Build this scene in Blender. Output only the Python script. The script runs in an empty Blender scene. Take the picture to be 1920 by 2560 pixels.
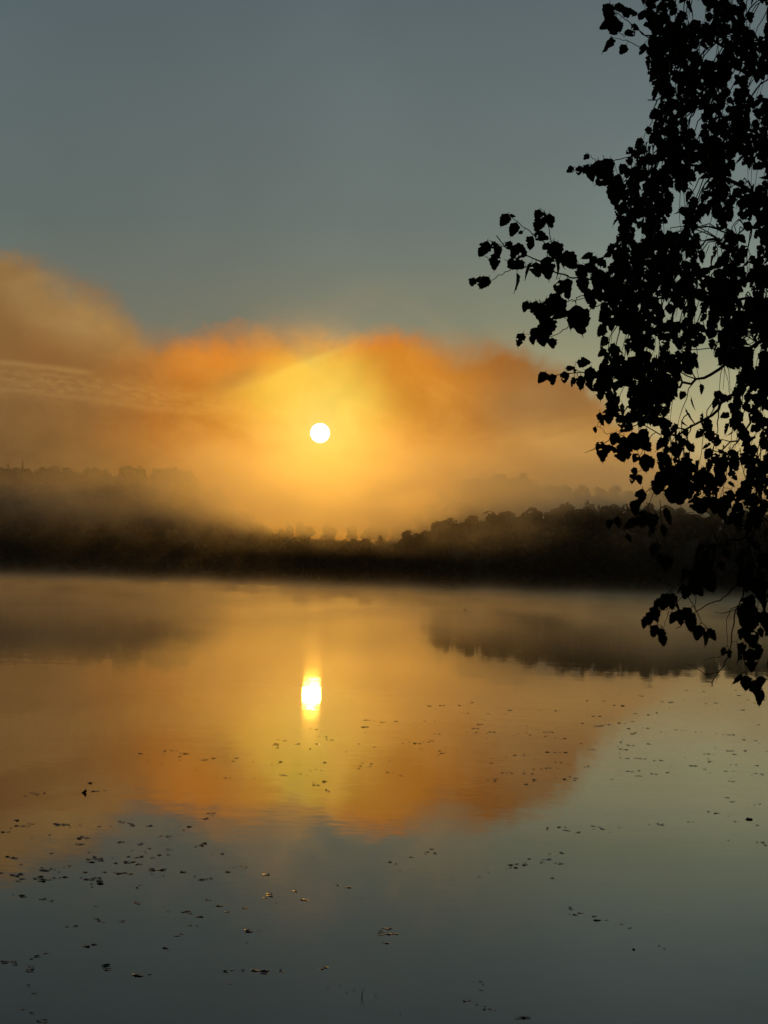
import bpy, bmesh, math, random
from mathutils import Vector, Matrix, noise as mnoise

R = math.radians
C = bpy.context.scene.collection
S = bpy.context.scene

# ------------------------------------------------------------------ camera
ROLL, PITCH, EYE, FPX = 1.84, 1.547, 5.0, 5000.0      # FPX: focal length in pixels of a 1920 px wide frame
cam_d = bpy.data.cameras.new('camera')
cam_d.sensor_fit = 'HORIZONTAL'
cam_d.sensor_width = 36.0
cam_d.lens = 36.0 * FPX / 1920.0
cam_d.clip_start = 0.2
cam_d.clip_end = 20000
cam = bpy.data.objects.new('camera', cam_d)
C.objects.link(cam)
M = (Matrix.Translation((0, 0, EYE)) @ Matrix.Rotation(R(90 + PITCH), 4, 'X') @ Matrix.Rotation(R(ROLL), 4, 'Z'))
cam.matrix_world = M
S.camera = cam
M3 = M.to_3x3()

def ray(px, py):
    return (M3 @ Vector(((px - 960) / FPX, (1280 - py) / FPX, -1.0)))

def at_depth(px, py, d):
    "world point seen at that place of the frame, d metres in front of the eye"
    return Vector((0, 0, EYE)) + ray(px, py) * d

def on_water(px, py, z=0.0):
    r = ray(px, py)
    return Vector((0, 0, EYE)) + r * ((z - EYE) / r.z)

def sky_uv(px, py):
    "azimuth and elevation of that direction, in 1/5000 radian"
    r = ray(px, py).normalized()
    return math.atan2(r.x, r.y) * FPX, math.asin(r.z) * FPX

# ------------------------------------------------------------------ light
SUN_EL, SUN_AZ = 3.745, -1.905                          # degrees
sun_dir = Vector((math.sin(R(SUN_AZ)) * math.cos(R(SUN_EL)), math.cos(R(SUN_AZ)) * math.cos(R(SUN_EL)), math.sin(R(SUN_EL))))
sl = bpy.data.lights.new('sun', 'SUN')
sl.energy = 0.068
sl.angle = R(0.53)
sl.color = (1.0, 0.45, 0.035)
so = bpy.data.objects.new('sun', sl)
so.rotation_euler = (-sun_dir).to_track_quat('-Z', 'Y').to_euler()
so.location = (0, 60, 80)
C.objects.link(so)
S.view_settings.view_transform = 'Standard'
S.view_settings.look = 'None'
S.view_settings.exposure = 0.0
S.view_settings.gamma = 1.0

def s2l(c):
    return tuple((v / 255 / 12.92 if v <= 10 else ((v / 255 + .055) / 1.055) ** 2.4) for v in c) + (1.0,)

class G:
    "small helper that writes node graphs as expressions"
    def __init__(s, tree):
        s.t = tree; s.n = tree.nodes; s.l = tree.links
    def put(s, sock, v):
        if isinstance(v, bpy.types.NodeSocket): s.l.new(v, sock)
        elif v is not None: sock.default_value = v
    def m(s, op, a, b=None, c=None, clamp=False):
        n = s.n.new('ShaderNodeMath'); n.operation = op; n.use_clamp = clamp
        for i, v in enumerate((a, b, c)):
            s.put(n.inputs[i], v)
        return n.outputs[0]
    def add(s, a, b): return s.m('ADD', a, b)
    def sub(s, a, b): return s.m('SUBTRACT', a, b)
    def mul(s, a, b): return s.m('MULTIPLY', a, b)
    def div(s, a, b): return s.m('DIVIDE', a, b)
    def step(s, x, lo, hi, out0=0.0, out1=1.0):
        n = s.n.new('ShaderNodeMapRange'); n.interpolation_type = 'SMOOTHSTEP'
        s.put(n.inputs['Value'], x)
        n.inputs['From Min'].default_value = lo; n.inputs['From Max'].default_value = hi
        n.inputs['To Min'].default_value = out0; n.inputs['To Max'].default_value = out1
        return n.outputs['Result']
    def xyz(s, x, y, z=0.0):
        n = s.n.new('ShaderNodeCombineXYZ')
        for i, v in enumerate((x, y, z)): s.put(n.inputs[i], v)
        return n.outputs[0]
    def sep(s, v):
        n = s.n.new('ShaderNodeSeparateXYZ'); s.l.new(v, n.inputs[0]); return n.outputs
    def noise(s, vec, scale, detail=3.0, rough=0.5, dist=0.0, dim='3D', col=False, lac=2.0):
        n = s.n.new('ShaderNodeTexNoise'); n.noise_dimensions = dim
        s.l.new(vec, n.inputs['Vector'])
        n.inputs['Scale'].default_value = scale; n.inputs['Detail'].default_value = detail
        n.inputs['Roughness'].default_value = rough; n.inputs['Distortion'].default_value = dist
        n.inputs['Lacunarity'].default_value = lac
        return n.outputs['Color' if col else 'Fac']
    def ramp(s, fac, pts):
        n = s.n.new('ShaderNodeValToRGB'); s.l.new(fac, n.inputs[0])
        e = n.color_ramp.elements
        while len(e) < len(pts): e.new(0.5)
        for i, (p, c) in enumerate(pts):
            e[i].position = p; e[i].color = c
        return n.outputs[0]
    def curve(s, x, pts):
        n = s.n.new('ShaderNodeFloatCurve'); s.put(n.inputs['Value'], x)
        cv = n.mapping.curves[0]
        while len(cv.points) < len(pts): cv.points.new(0.5, 0.5)
        for i, (a, b) in enumerate(pts):
            cv.points[i].location = (a, b); cv.points[i].handle_type = 'AUTO'
        n.mapping.update()
        return n.outputs[0]
    def mix(s, f, a, b, mode='MIX'):
        n = s.n.new('ShaderNodeMix'); n.data_type = 'RGBA'; n.blend_type = mode; n.clamp_factor = True
        s.put(n.inputs[0], f); s.put(n.inputs[6], a); s.put(n.inputs[7], b)
        return n.outputs[2]

# ------------------------------------------------------------------ sky
def build_sky():
    w = bpy.data.worlds.new('World'); S.world = w; w.use_nodes = True
    t = w.node_tree; t.nodes.clear(); g = G(t)
    tc = t.nodes.new('ShaderNodeTexCoord')
    x, y, z = g.sep(tc.outputs['Generated'])
    U = g.mul(g.m('ARCTAN2', x, y), FPX)
    E = g.mul(g.m('ARCSINE', z), FPX)
    P = g.xyz(U, E)
    us, es = SUN_AZ * math.pi / 180 * FPX, SUN_EL * math.pi / 180 * FPX
    # thin air: physical sky blended with the grey teal of the dawn
    nis = t.nodes.new('ShaderNodeTexSky'); nis.sky_type = 'NISHITA'; nis.sun_disc = False
    nis.sun_elevation = R(SUN_EL); nis.sun_rotation = R(SUN_AZ); nis.dust_density = 3.0; nis.air_density = 1.5
    nis_s = g.mix(1.0, nis.outputs[0], (0.05, 0.05, 0.05, 1), 'MULTIPLY')
    Ec = g.m('DIVIDE', E, 6000.0, clamp=True)
    left = g.ramp(Ec, [
        (0.0, s2l((140, 122, 92))), (0.05, s2l((130, 124, 98))), (0.10, s2l((102, 111, 101))),
        (0.14, s2l((90, 106, 105))), (0.19, s2l((90, 105, 108))), (0.24, s2l((82, 98, 103))),
        (0.5, s2l((60, 70, 74))), (1.0, s2l((40, 46, 50)))])
    right = g.ramp(Ec, [
        (0.0, s2l((214, 172, 100))), (0.045, s2l((204, 178, 120))), (0.07, s2l((174, 170, 130))), (0.10, s2l((136, 144, 120))),
        (0.14, s2l((112, 128, 124))), (0.19, s2l((101, 116, 118))), (0.24, s2l((90, 105, 109))),
        (0.5, s2l((66, 76, 80))), (1.0, s2l((40, 46, 50)))])
    clear = g.mix(g.step(U, -700, 900), left, right)
    clear = g.mix(0.02, clear, nis_s)
    big = g.noise(P, 0.0011, 4, 0.5, dim='2D')
    var = g.step(big, 0.3, 0.7, 0.95, 1.05)
    clear = g.mix(1.0, clear, g.xyz(var, var, var), 'MULTIPLY')
    # sunlit fog bank and low cloud rising beyond the lake
    edge_px = [(-400, 560), (-150, 600), (0, 632), (80, 645), (170, 690), (250, 722), (310, 765), (345, 815), (385, 838), (450, 838), (540, 820),
               (620, 812), (700, 822), (800, 832), (900, 834), (1000, 828), (1080, 836), (1150, 852), (1200, 848),
               (1300, 872), (1400, 905), (1480, 960), (1560, 1040), (1660, 1110), (1760, 1160), (1920, 1190), (2300, 1200)]
    pts = []
    for a, b in edge_px:
        u, e = sky_uv(a, b)
        pts.append(((u + 1600) / 3200, e / 1200))
    Un = g.m('DIVIDE', g.add(U, 1600.0), 3200.0, clamp=True)
    edge = g.mul(g.curve(Un, pts), 1200.0)
    n1 = g.noise(P, 0.0075, 6, 0.6, 0.6, dim='2D')
    n2 = g.noise(g.xyz(g.mul(U, 0.8), g.mul(E, 1.0)), 0.028, 5, 0.62, 0.4, dim='2D')
    n3 = g.noise(P, 0.0024, 4, 0.5, 0.8, dim='2D')
    wob = g.add(g.mul(g.sub(n1, 0.5), 62.0), g.mul(g.sub(n2, 0.5), 40.0))
    soft = g.step(n3, 0.35, 0.65, 70.0, 150.0)
    fog = g.m('DIVIDE', g.add(g.sub(edge, E), wob), soft)
    fog = g.add(fog, 0.32)
    fog = g.step(fog, 0.0, 1.0)
    rfade = g.step(U, 520, 800, 1.0, 0.82)
    fog = g.mul(fog, rfade)
    dU = g.sub(U, us); dE = g.sub(E, es)
    nw = g.noise(g.xyz(U, g.mul(E, 1.5)), 0.0042, 5, 0.55, 1.0, dim='2D')
    r0 = g.m('SQRT', g.add(g.mul(dU, dU), g.mul(dE, dE)))
    rw = g.add(g.m('SQRT', g.add(g.m('POWER', g.mul(dU, 0.92), 2.0), g.m('POWER', dE, 2.0))), g.mul(g.sub(nw, 0.5), g.step(r0, 30, 400, 25, 130)))
    fc = g.ramp(g.m('DIVIDE', rw, 1400.0, clamp=True), [
        (0.0, s2l((248, 226, 108))), (0.05, s2l((244, 212, 84))), (0.09, s2l((238, 192, 62))), (0.13, s2l((226, 162, 44))),
        (0.175, s2l((208, 134, 36))), (0.23, s2l((188, 114, 34))), (0.30, s2l((164, 100, 38))), (0.38, s2l((144, 94, 44))),
        (0.60, s2l((128, 94, 54))), (1.0, s2l((108, 88, 60)))])
    right_tan = g.step(U, 350, 900)
    fc = g.mix(g.mul(right_tan, 0.75), fc, s2l((206, 156, 86)))
    def blob(base, px, py, rx, ry, ang, col, k, hard=1.0, tex=None):
        u0, e0 = sky_uv(px, py); a = R(ang); ca, sa = math.cos(a), math.sin(a)
        du = g.sub(U, u0); de = g.sub(E, e0)
        p = g.div(g.add(g.mul(du, ca), g.mul(de, sa)), rx)
        q = g.div(g.sub(g.mul(de, ca), g.mul(du, sa)), ry)
        d = g.add(g.add(g.mul(p, p), g.mul(q, q)), g.mul(g.sub(nw if tex is None else tex, 0.5), 1.6))
        f = g.m('POWER', 2.718, g.mul(g.m('MAXIMUM', d, 0.0), -hard))
        return g.mix(g.mul(f, k), base, s2l(col))
    fc = blob(fc, 540, 895, 150, 62, 8, (226, 136, 44), 0.9)
    fc = blob(fc, 600, 950, 75, 28, 22, (158, 118, 60), 0.4, tex=n1)
    fc = blob(fc, 1000, 930, 120, 70, -8, (212, 126, 30), 0.85)
    fc = blob(fc, 920, 858, 100, 18, 8, (216, 104, 26), 0.8, tex=n1)
    fc = blob(fc, 1060, 1040, 150, 110, 0, (196, 122, 36), 0.7)
    fc = blob(fc, 1330, 1010, 140, 75, 20, (158, 116, 66), 0.75)
    fc = blob(fc, 735, 945, 120, 40, 24, (242, 200, 66), 0.8, 1.3, tex=n1)
    fc = blob(fc, 875, 872, 95, 24, 6, (224, 130, 36), 0.75)
    fc = blob(fc, 752, 915, 115, 9, 24, (250, 214, 84), 0.4, tex=n1)
    fc = blob(fc, 850, 1000, 100, 120, 0, (240, 204, 84), 0.7)
    fc = blob(fc, 790, 1180, 110, 110, 0, (238, 214, 84), 0.75)
    fc = blob(fc, 720, 1168, 200, 24, 0, (240, 190, 66), 0.45)
    fc = blob(fc, 250, 815, 140, 60, -20, (182, 144, 84), 0.6)
    fc = blob(fc, 100, 730, 190, 90, -30, (164, 130, 80), 0.65)
    fc = blob(fc, 100, 1030, 260, 110, 0, (128, 96, 56), 0.55)
    fc = blob(fc, 60, 1170, 420, 95, 0, (92, 66, 36), 0.85)
    fc = blob(fc, 540, 1110, 220, 80, 0, (176, 98, 24), 0.75)
    fc = blob(fc, 1060, 1120, 160, 70, 0, (196, 124, 40), 0.6)
    fc = blob(fc, 1450, 1120, 190, 60, 0, (214, 160, 82), 0.8)
    tex = g.step(n2, 0.25, 0.75, 0.985, 1.015); tex2 = g.step(n1, 0.2, 0.8, 0.96, 1.04)
    tx = g.mul(tex, tex2)
    fc = g.mix(1.0, fc, g.xyz(tx, tx, tx), 'MULTIPLY')
    lowf = g.step(E, 60, 175, 0.55, 1.0)
    fc = g.mix(1.0, fc, g.xyz(g.m('POWER', lowf, 0.7), lowf, g.mul(lowf, lowf)), 'MULTIPLY')
    sky = g.mix(fog, clear, fc)
    # thin rippled streak of cloud at the left
    u0, e0 = sky_uv(250, 975); a = R(-4.8)
    du = g.sub(U, u0); de = g.sub(E, e0)
    p = g.add(g.mul(du, math.cos(a)), g.mul(de, math.sin(a)))
    q = g.sub(g.mul(de, math.cos(a)), g.mul(du, math.sin(a)))
    wq = g.step(p, -500, 460, 46, 22)
    qq = g.div(g.add(q, g.mul(g.sub(n1, 0.5), 30.0)), wq)
    band = g.mul(g.m('POWER', 2.718, g.mul(g.m('POWER', g.m('ABSOLUTE', qq), 3.0), -1.0)), g.step(p, 300, 460, 1.0, 0.0))
    band = g.mul(band, g.step(p, -420, -120, 0.45, 1.0))
    cl = g.noise(g.xyz(g.mul(p, 0.45), g.mul(q, 1.3)), 0.085, 5, 0.65, 0.5, dim='2D')
    cl = g.step(cl, 0.36, 0.66)
    strand = g.m('POWER', 2.718, g.mul(g.m('POWER', g.div(g.add(g.sub(q, 38.0), g.mul(g.sub(n1, 0.5), 20.0)), 8.0), 2.0), -1.0))
    strand = g.mul(g.mul(strand, g.step(p, -60, 10, 1.0, 0.0)), 0.5)
    low = g.m('POWER', 2.718, g.mul(g.m('POWER', g.div(g.add(g.add(q, 26.0), g.mul(g.sub(n1, 0.5), 20.0)), 9.0), 2.0), -1.0))
    low = g.mul(g.mul(low, g.step(p, 150, 380, 1.0, 0.0)), 0.35)
    amt = g.m('MAXIMUM', g.mul(band, g.add(g.mul(cl, 0.34), 0.16)), g.m('MAXIMUM', strand, low))
    warm = g.mix(g.step(U, -1000, -350), s2l((190, 152, 92)), s2l((238, 172, 76)))
    sky = g.mix(g.mul(amt, 0.55), sky, warm)
    # the sun's own disc, seen through the fog
    disc = g.step(r0, 21.5, 24.5, 1.0, 0.0)
    halo = g.m('POWER', 2.718, g.div(g.mul(r0, -1.0), 26.0))
    sky = g.mix(g.mul(halo, 0.7), sky, s2l((255, 240, 150)))
    halo2 = g.m('POWER', 2.718, g.div(g.mul(r0, -1.0), 75.0))
    sky = g.mix(g.mul(halo2, 0.45), sky, s2l((252, 226, 110)))
    sky = g.mix(disc, sky, (30.0, 28.0, 22.0, 1))
    # away from the dawn the sky is dim
    back = g.step(y, 0.2, 0.962, 0.07, 1.0)
    back = g.mul(back, g.step(z, -0.2, -0.02, 0.1, 1.0))
    bg = t.nodes.new('ShaderNodeBackground'); t.links.new(sky, bg.inputs[0]); t.links.new(back, bg.inputs[1])
    out = t.nodes.new('ShaderNodeOutputWorld'); t.links.new(bg.outputs[0], out.inputs[0])
    w.cycles.sampling_method = 'MANUAL'; w.cycles.sample_map_resolution = 512
build_sky()

# ------------------------------------------------------------------ object helpers
def link(name, me, mat, parent=None):
    o = bpy.data.objects.new(name, me)
    if mat and not me.materials: me.materials.append(mat)
    C.objects.link(o)
    if parent is not None: o.parent = parent
    return o
def mesh(name, verts, faces, smooth=False):
    me = bpy.data.meshes.new(name); me.from_pydata([tuple(v) for v in verts], [], faces); me.update()
    if smooth: me.polygons.foreach_set('use_smooth', [True] * len(me.polygons))
    return me
def tag(o, label=None, cat=None, group=None, kind=None):
    if label: o['label'] = label
    if cat: o['category'] = cat
    if group: o['group'] = group
    if kind: o['kind'] = kind
    return o
def empty(name, loc):
    o = bpy.data.objects.new(name, None); o.location = loc; o.empty_display_size = 0.5; C.objects.link(o); return o
def mat_new(name):
    m = bpy.data.materials.new(name); m.use_nodes = True
    b = m.node_tree.nodes['Principled BSDF']; return m, G(m.node_tree), b
def tinted(name, c1, c2, scale, rough=0.9, spec=0.2, obj=True):
    m, g, b = mat_new(name)
    tc = g.n.new('ShaderNodeTexCoord')
    n = g.noise(tc.outputs['Object'], scale, 4, 0.6)
    g.put(b.inputs['Base Color'], g.mix(g.step(n, 0.35, 0.65), c1 + (1,), c2 + (1,)))
    b.inputs['Roughness'].default_value = rough
    b.inputs['Specular IOR Level'].default_value = spec
    return m
M_soil = tinted('forest_soil', (0.05, 0.04, 0.025), (0.03, 0.035, 0.015), 0.3)
M_bank = tinted('bank_grass', (0.05, 0.06, 0.02), (0.07, 0.05, 0.03), 1.5)
M_bark = tinted('bark', (0.06, 0.05, 0.04), (0.12, 0.11, 0.10), 9.0)
M_twig = tinted('twig_bark', (0.03, 0.022, 0.015), (0.045, 0.03, 0.02), 20.0)
M_leaf = tinted('leaf', (0.035, 0.05, 0.015), (0.06, 0.045, 0.015), 14.0, 0.6, 0.15)
M_far = tinted('far_foliage', (0.035, 0.045, 0.02), (0.055, 0.05, 0.025), 0.4)

# ------------------------------------------------------------------ water and land
def build_water():
    m, g, b = mat_new('lake_water')
    geo = g.n.new('ShaderNodeNewGeometry'); P = geo.outputs['Position']
    x, y, z = g.sep(P)
    b.inputs['Base Color'].default_value = (0.002, 0.004, 0.004, 1)
    b.inputs['IOR'].default_value = 1.265
    b.inputs['Roughness'].default_value = 0.023
    fine = g.noise(g.xyz(g.mul(x, 0.45), y), 4.0, 5, 0.6, dim='2D', col=True)
    mid = g.noise(g.xyz(g.mul(x, 0.30), y), 0.55, 3, 0.55, dim='2D', col=True)
    calm = g.noise(g.xyz(g.mul(x, 0.35), y), 0.03, 3, 0.5, dim='2D')
    patch = g.noise(g.xyz(g.mul(x, 0.25), y), 0.014, 4, 0.6, 0.5, dim='2D')
    # a light breeze ruffles the far half: facets lean towards this shore and pick up the sky above the hills
    dep = g.div(EYE * FPX, g.m('MAXIMUM', y, 20.0))
    ruff = g.mul(g.step(dep, 90, 215, 1.0, 0.0), g.step(patch, 0.25, 0.55, 0.86, 1.0))
    lift = g.step(dep, 58, 69, 500.0, 238.0)
    lean = g.mul(g.div(g.m('MAXIMUM', g.sub(lift, dep), 0.0), 2 * FPX), ruff)
    lean = g.sub(lean, g.step(dep, 380, 620, 0.0, 0.0075))      # nearer normals tilted away, drawing the fog's reflection lower
    amp_f = g.add(g.step(calm, 0.35, 0.65, 0.005, 0.008), g.mul(ruff, 0.010))
    amp_m = g.add(g.step(calm, 0.35, 0.65, 0.002, 0.006), g.mul(ruff, 0.010))
    near = g.step(dep, 360, 560, 1.0, 1.25)
    amp_f = g.mul(amp_f, near); amp_m = g.mul(amp_m, near)
    def slope(i):
        a = g.mul(g.sub(g.sep(fine)[i], 0.5), amp_f); c = g.mul(g.sub(g.sep(mid)[i], 0.5), amp_m)
        return g.add(a, c) if i == 0 else g.sub(g.add(a, c), lean)
    nrm = g.n.new('ShaderNodeVectorMath'); nrm.operation = 'NORMALIZE'
    g.l.new(g.xyz(slope(0), slope(1), 1.0), nrm.inputs[0])
    g.l.new(nrm.outputs[0], b.inputs['Normal'])
    me = mesh('lake', [(-900, 6, 0), (900, 6, 0), (900, 520, 0), (-900, 520, 0)], [(0, 1, 2, 3)])
    tag(link('water', me, m), 'calm lake mirroring the orange sunrise and grey sky', kind='structure')
build_water()

def ridge_front(x):
    "height of the ground just behind the far shore: flat in the middle, a wooded rise at the right"
    u = x / 560 * FPX
    return 3.0 + 14.0 * (0.35 * sst(-150, 150, u) + 0.65 * sst(60, 640, u)) - 3.0 * sst(700, 1100, u) + 2.0 * sst(-300, -700, u) + 1.0 * math.sin(x * 0.045 + 1)
RIDGE_Y = 1050
def ridge_back(x):
    u = x / RIDGE_Y * FPX
    pts = [(-3000, 170), (-1400, 190), (-960, 172), (-560, 186), (-520, 184), (-240, 60), (0, 60), (230, 190), (300, 200), (380, 184), (520, 172), (660, 164), (800, 150), (900, 136), (980, 124), (1300, 95), (3000, 80)]
    for (a, ea), (b_, eb) in zip(pts, pts[1:]):
        if u <= b_ or b_ == 3000:
            t = max(0, min(1, (u - a) / (b_ - a))); e = ea + (eb - ea) * t * t * (3 - 2 * t); break
    return 5 + e / FPX * RIDGE_Y
def shore_y(x):
    return 480 + 4 * math.sin(x * 0.021) + 2.0 * math.sin(x * 0.09 + 1) + 0.8 * math.sin(x * .31)
def sst(a, b, t):
    t = max(0.0, min(1.0, (t - a) / (b - a))); return t * t * (3 - 2 * t)
def land_z(x, y):
    s = shore_y(x)
    if y < s: return -1.5 * sst(0, 14, s - y)
    z = 0.4 * sst(0, 3, y - s) + (ridge_front(x) - 0.4) * sst(2, 120, y - s)
    dip = min(ridge_front(x) - 1, 5)
    z += (dip - ridge_front(x)) * sst(150, 300, y - s)
    z += (ridge_back(x) - dip) * sst(820, RIDGE_Y, y)
    z += -14 * sst(RIDGE_Y + 20, RIDGE_Y + 250, y)
    z += 0.9 * mnoise.noise(Vector((x * .03, y * .03, 0)))  * sst(5, 60, y - s)
    return z
def build_land():
    xs = [-900 + 12 * i for i in range(151)]
    ys = [462, 470, 474, 477, 480, 483, 486, 490, 496, 504] + [514 + 12 * i for i in range(68)]
    v = [(x, y, land_z(x, y)) for y in ys for x in xs]
    nx = len(xs)
    f = [(j * nx + i, j * nx + i + 1, (j + 1) * nx + i + 1, (j + 1) * nx + i) for j in range(len(ys) - 1) for i in range(nx - 1)]
    tag(link('hills', mesh('hills', v, f, True), M_soil), 'dark wooded hills along the far shore of the lake', kind='structure')
    # the bank the picture was taken from
    rnd = random.Random(4)
    xs = [-60 + 1.5 * i for i in range(81)]; ys = [-50 + 1.2 * i for i in range(52)]
    def bz(x, y):
        return 3.35 * (1 - sst(2.0, 10.5, y)) - 1.2 * sst(8, 12, y) + 0.12 * mnoise.noise(Vector((x * .5, y * .5, 3)))
    v = [(x, y, bz(x, y)) for y in ys for x in xs]; nx = len(xs)
    f = [(j * nx + i, j * nx + i + 1, (j + 1) * nx + i + 1, (j + 1) * nx + i) for j in range(len(ys) - 1) for i in range(nx - 1)]
    tag(link('near_bank', mesh('near_bank', v, f, True), M_bank), 'grassy bank below the birch on the near side', kind='structure')
build_land()
#@@MORE@@

# ------------------------------------------------------------------ air and mist
def box(name, x0, x1, y0, y1, z0, z1, mat, label):
    v = [(x, y, z) for z in (z0, z1) for y in (y0, y1) for x in (x0, x1)]
    f = [(0, 2, 3, 1), (4, 5, 7, 6), (0, 1, 5, 4), (2, 6, 7, 3), (0, 4, 6, 2), (1, 3, 7, 5)]
    o = link(name, mesh(name, v, f), mat); tag(o, label, kind='stuff'); return o
def volume_mat(name, col, aniso, dens, field=None):
    m = bpy.data.materials.new(name); m.use_nodes = True; t = m.node_tree; t.nodes.clear(); g = G(t)
    pv = t.nodes.new('ShaderNodeVolumePrincipled'); out = t.nodes.new('ShaderNodeOutputMaterial')
    pv.inputs['Color'].default_value = col + (1,); pv.inputs['Anisotropy'].default_value = aniso
    pv.inputs['Density'].default_value = dens
    t.links.new(pv.outputs[0], out.inputs['Volume'])
    if field: g.put(pv.inputs['Density'], field(g))
    return m
box('haze', -940, 940, -60, 1345, -6, 78, volume_mat('haze_air', (0.95, 0.95, 0.95), 0.8, HAZE_D := 0.00004), 'thin even haze filling the air over lake and hills')

def lake_field(g):
    tc = g.n.new('ShaderNodeTexCoord'); x, y, z = g.sep(tc.outputs['Object'])
    u = g.div(g.mul(x, FPX), y)                              # bearing, so the banks of mist drift where the picture has them
    # steam lying on the water
    low = g.m('POWER', 2.718, g.div(z, -0.6))
    n = g.noise(g.xyz(g.mul(x, 1.0), g.mul(y, 0.35), g.mul(z, 0.5)), 0.10, 2, 0.6, 0.6)
    low = g.mul(g.mul(low, g.step(y, 80, 225)), g.step(n, 0.30, 0.72, 0.15, 2.0))
    low = g.mul(low, 0.040)
    # wisps climbing off it
    n2 = g.noise(g.xyz(x, g.mul(y, 0.4), g.mul(z, 1.3)), 0.055, 4, 0.68, 1.2)
    wisp = g.step(n2, 0.47, 0.66)
    top = g.curve(g.m('DIVIDE', g.add(x, 100.0), 200.0, clamp=True), [
        (0.0, 0.24), (0.2, 0.42), (0.32, 0.65), (0.42, 1.0), (0.5, 0.95), (0.6, 0.40), (0.75, 0.01), (1.0, 0.005)])
    wisp = g.mul(g.mul(wisp, g.step(z, 5.5, 13.0)), g.step(y, 150, 260))
    wisp = g.mul(g.mul(wisp, top), 0.009)
    rest = g.mul(g.mul(g.m('POWER', 2.718, g.div(z, -4.5)), g.step(y, 390, 470)), g.mul(g.step(n2, 0.3, 0.7, 0.0010, 0.0036), g.step(x, -45, -12, 2.0, 0.4)))
    high = g.mul(g.mul(g.mul(g.step(z, 15.0, 25.0), g.step(x, -14, 8)), g.step(y, 330, 440)), g.step(n2, 0.36, 0.64, 0.0, 0.0045))
    return g.add(g.add(g.add(low, rest), wisp), high)
def hill_field(g):
    tc = g.n.new('ShaderNodeTexCoord'); x, y, z = g.sep(tc.outputs['Object'])
    n = g.noise(g.xyz(x, g.mul(y, 0.5), g.mul(z, 1.4)), 0.030, 3, 0.6, 0.8)
    n4 = g.noise(g.xyz(x, g.mul(y, 0.4), g.mul(z, 1.1)), 0.085, 4, 0.7, 1.4)
    w = g.mul(g.step(n, 0.32, 0.64, 0.2, 1.1), g.step(n4, 0.34, 0.66, 0.55, 1.5))
    # floor of the bank against the bearing
    u = g.div(g.mul(x, FPX), y)
    lo = g.mul(g.curve(g.m('DIVIDE', g.add(u, 1000.0), 2000.0, clamp=True), [
        (0.0, 0.40), (0.2, 0.40), (0.35, 0.38), (0.44, 0.38), (0.52, 0.36), (0.62, 0.50), (0.75, 0.54), (1.0, 0.54)]), 40.0)
    up = g.m('DIVIDE', g.add(g.sub(z, lo), g.mul(g.sub(n, 0.5), 16.0)), 9.0, clamp=True)
    k = g.curve(g.m('DIVIDE', g.add(u, 1000.0), 2000.0, clamp=True), [
        (0.0, 0.28), (0.2, 0.45), (0.32, 0.85), (0.48, 1.0), (0.58, 0.95), (0.68, 0.85), (0.8, 0.8), (1.0, 0.7)])
    return g.mul(g.mul(g.mul(g.mul(up, g.step(z, 27, 47, 1.0, 0.0)), w), k), 0.008)
box('mist', -260, 260, 90, 476, 0.06, 32, volume_mat('lake_mist', (0.97, 0.91, 0.78), 0.93, 0, lake_field), 'low morning mist steaming off the lake')  # mist is white; the warm tint puts dawn light into its colour
box('mist_bank', -300, 300, 482, 1000, 0.0, 55, volume_mat('hill_mist', (0.97, 0.92, 0.82), 0.93, 0, hill_field), 'bank of sunlit mist drifting over the far hills')  # warm light tinted into this mist's colour as well
S.cycles.volume_bounces = 2
S.cycles.volume_step_rate = 0.8
S.cycles.volume_preview_step_rate = 1
S.cycles.volume_max_steps = 256
S.cycles.max_bounces = 6
S.cycles.use_denoising = True

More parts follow.
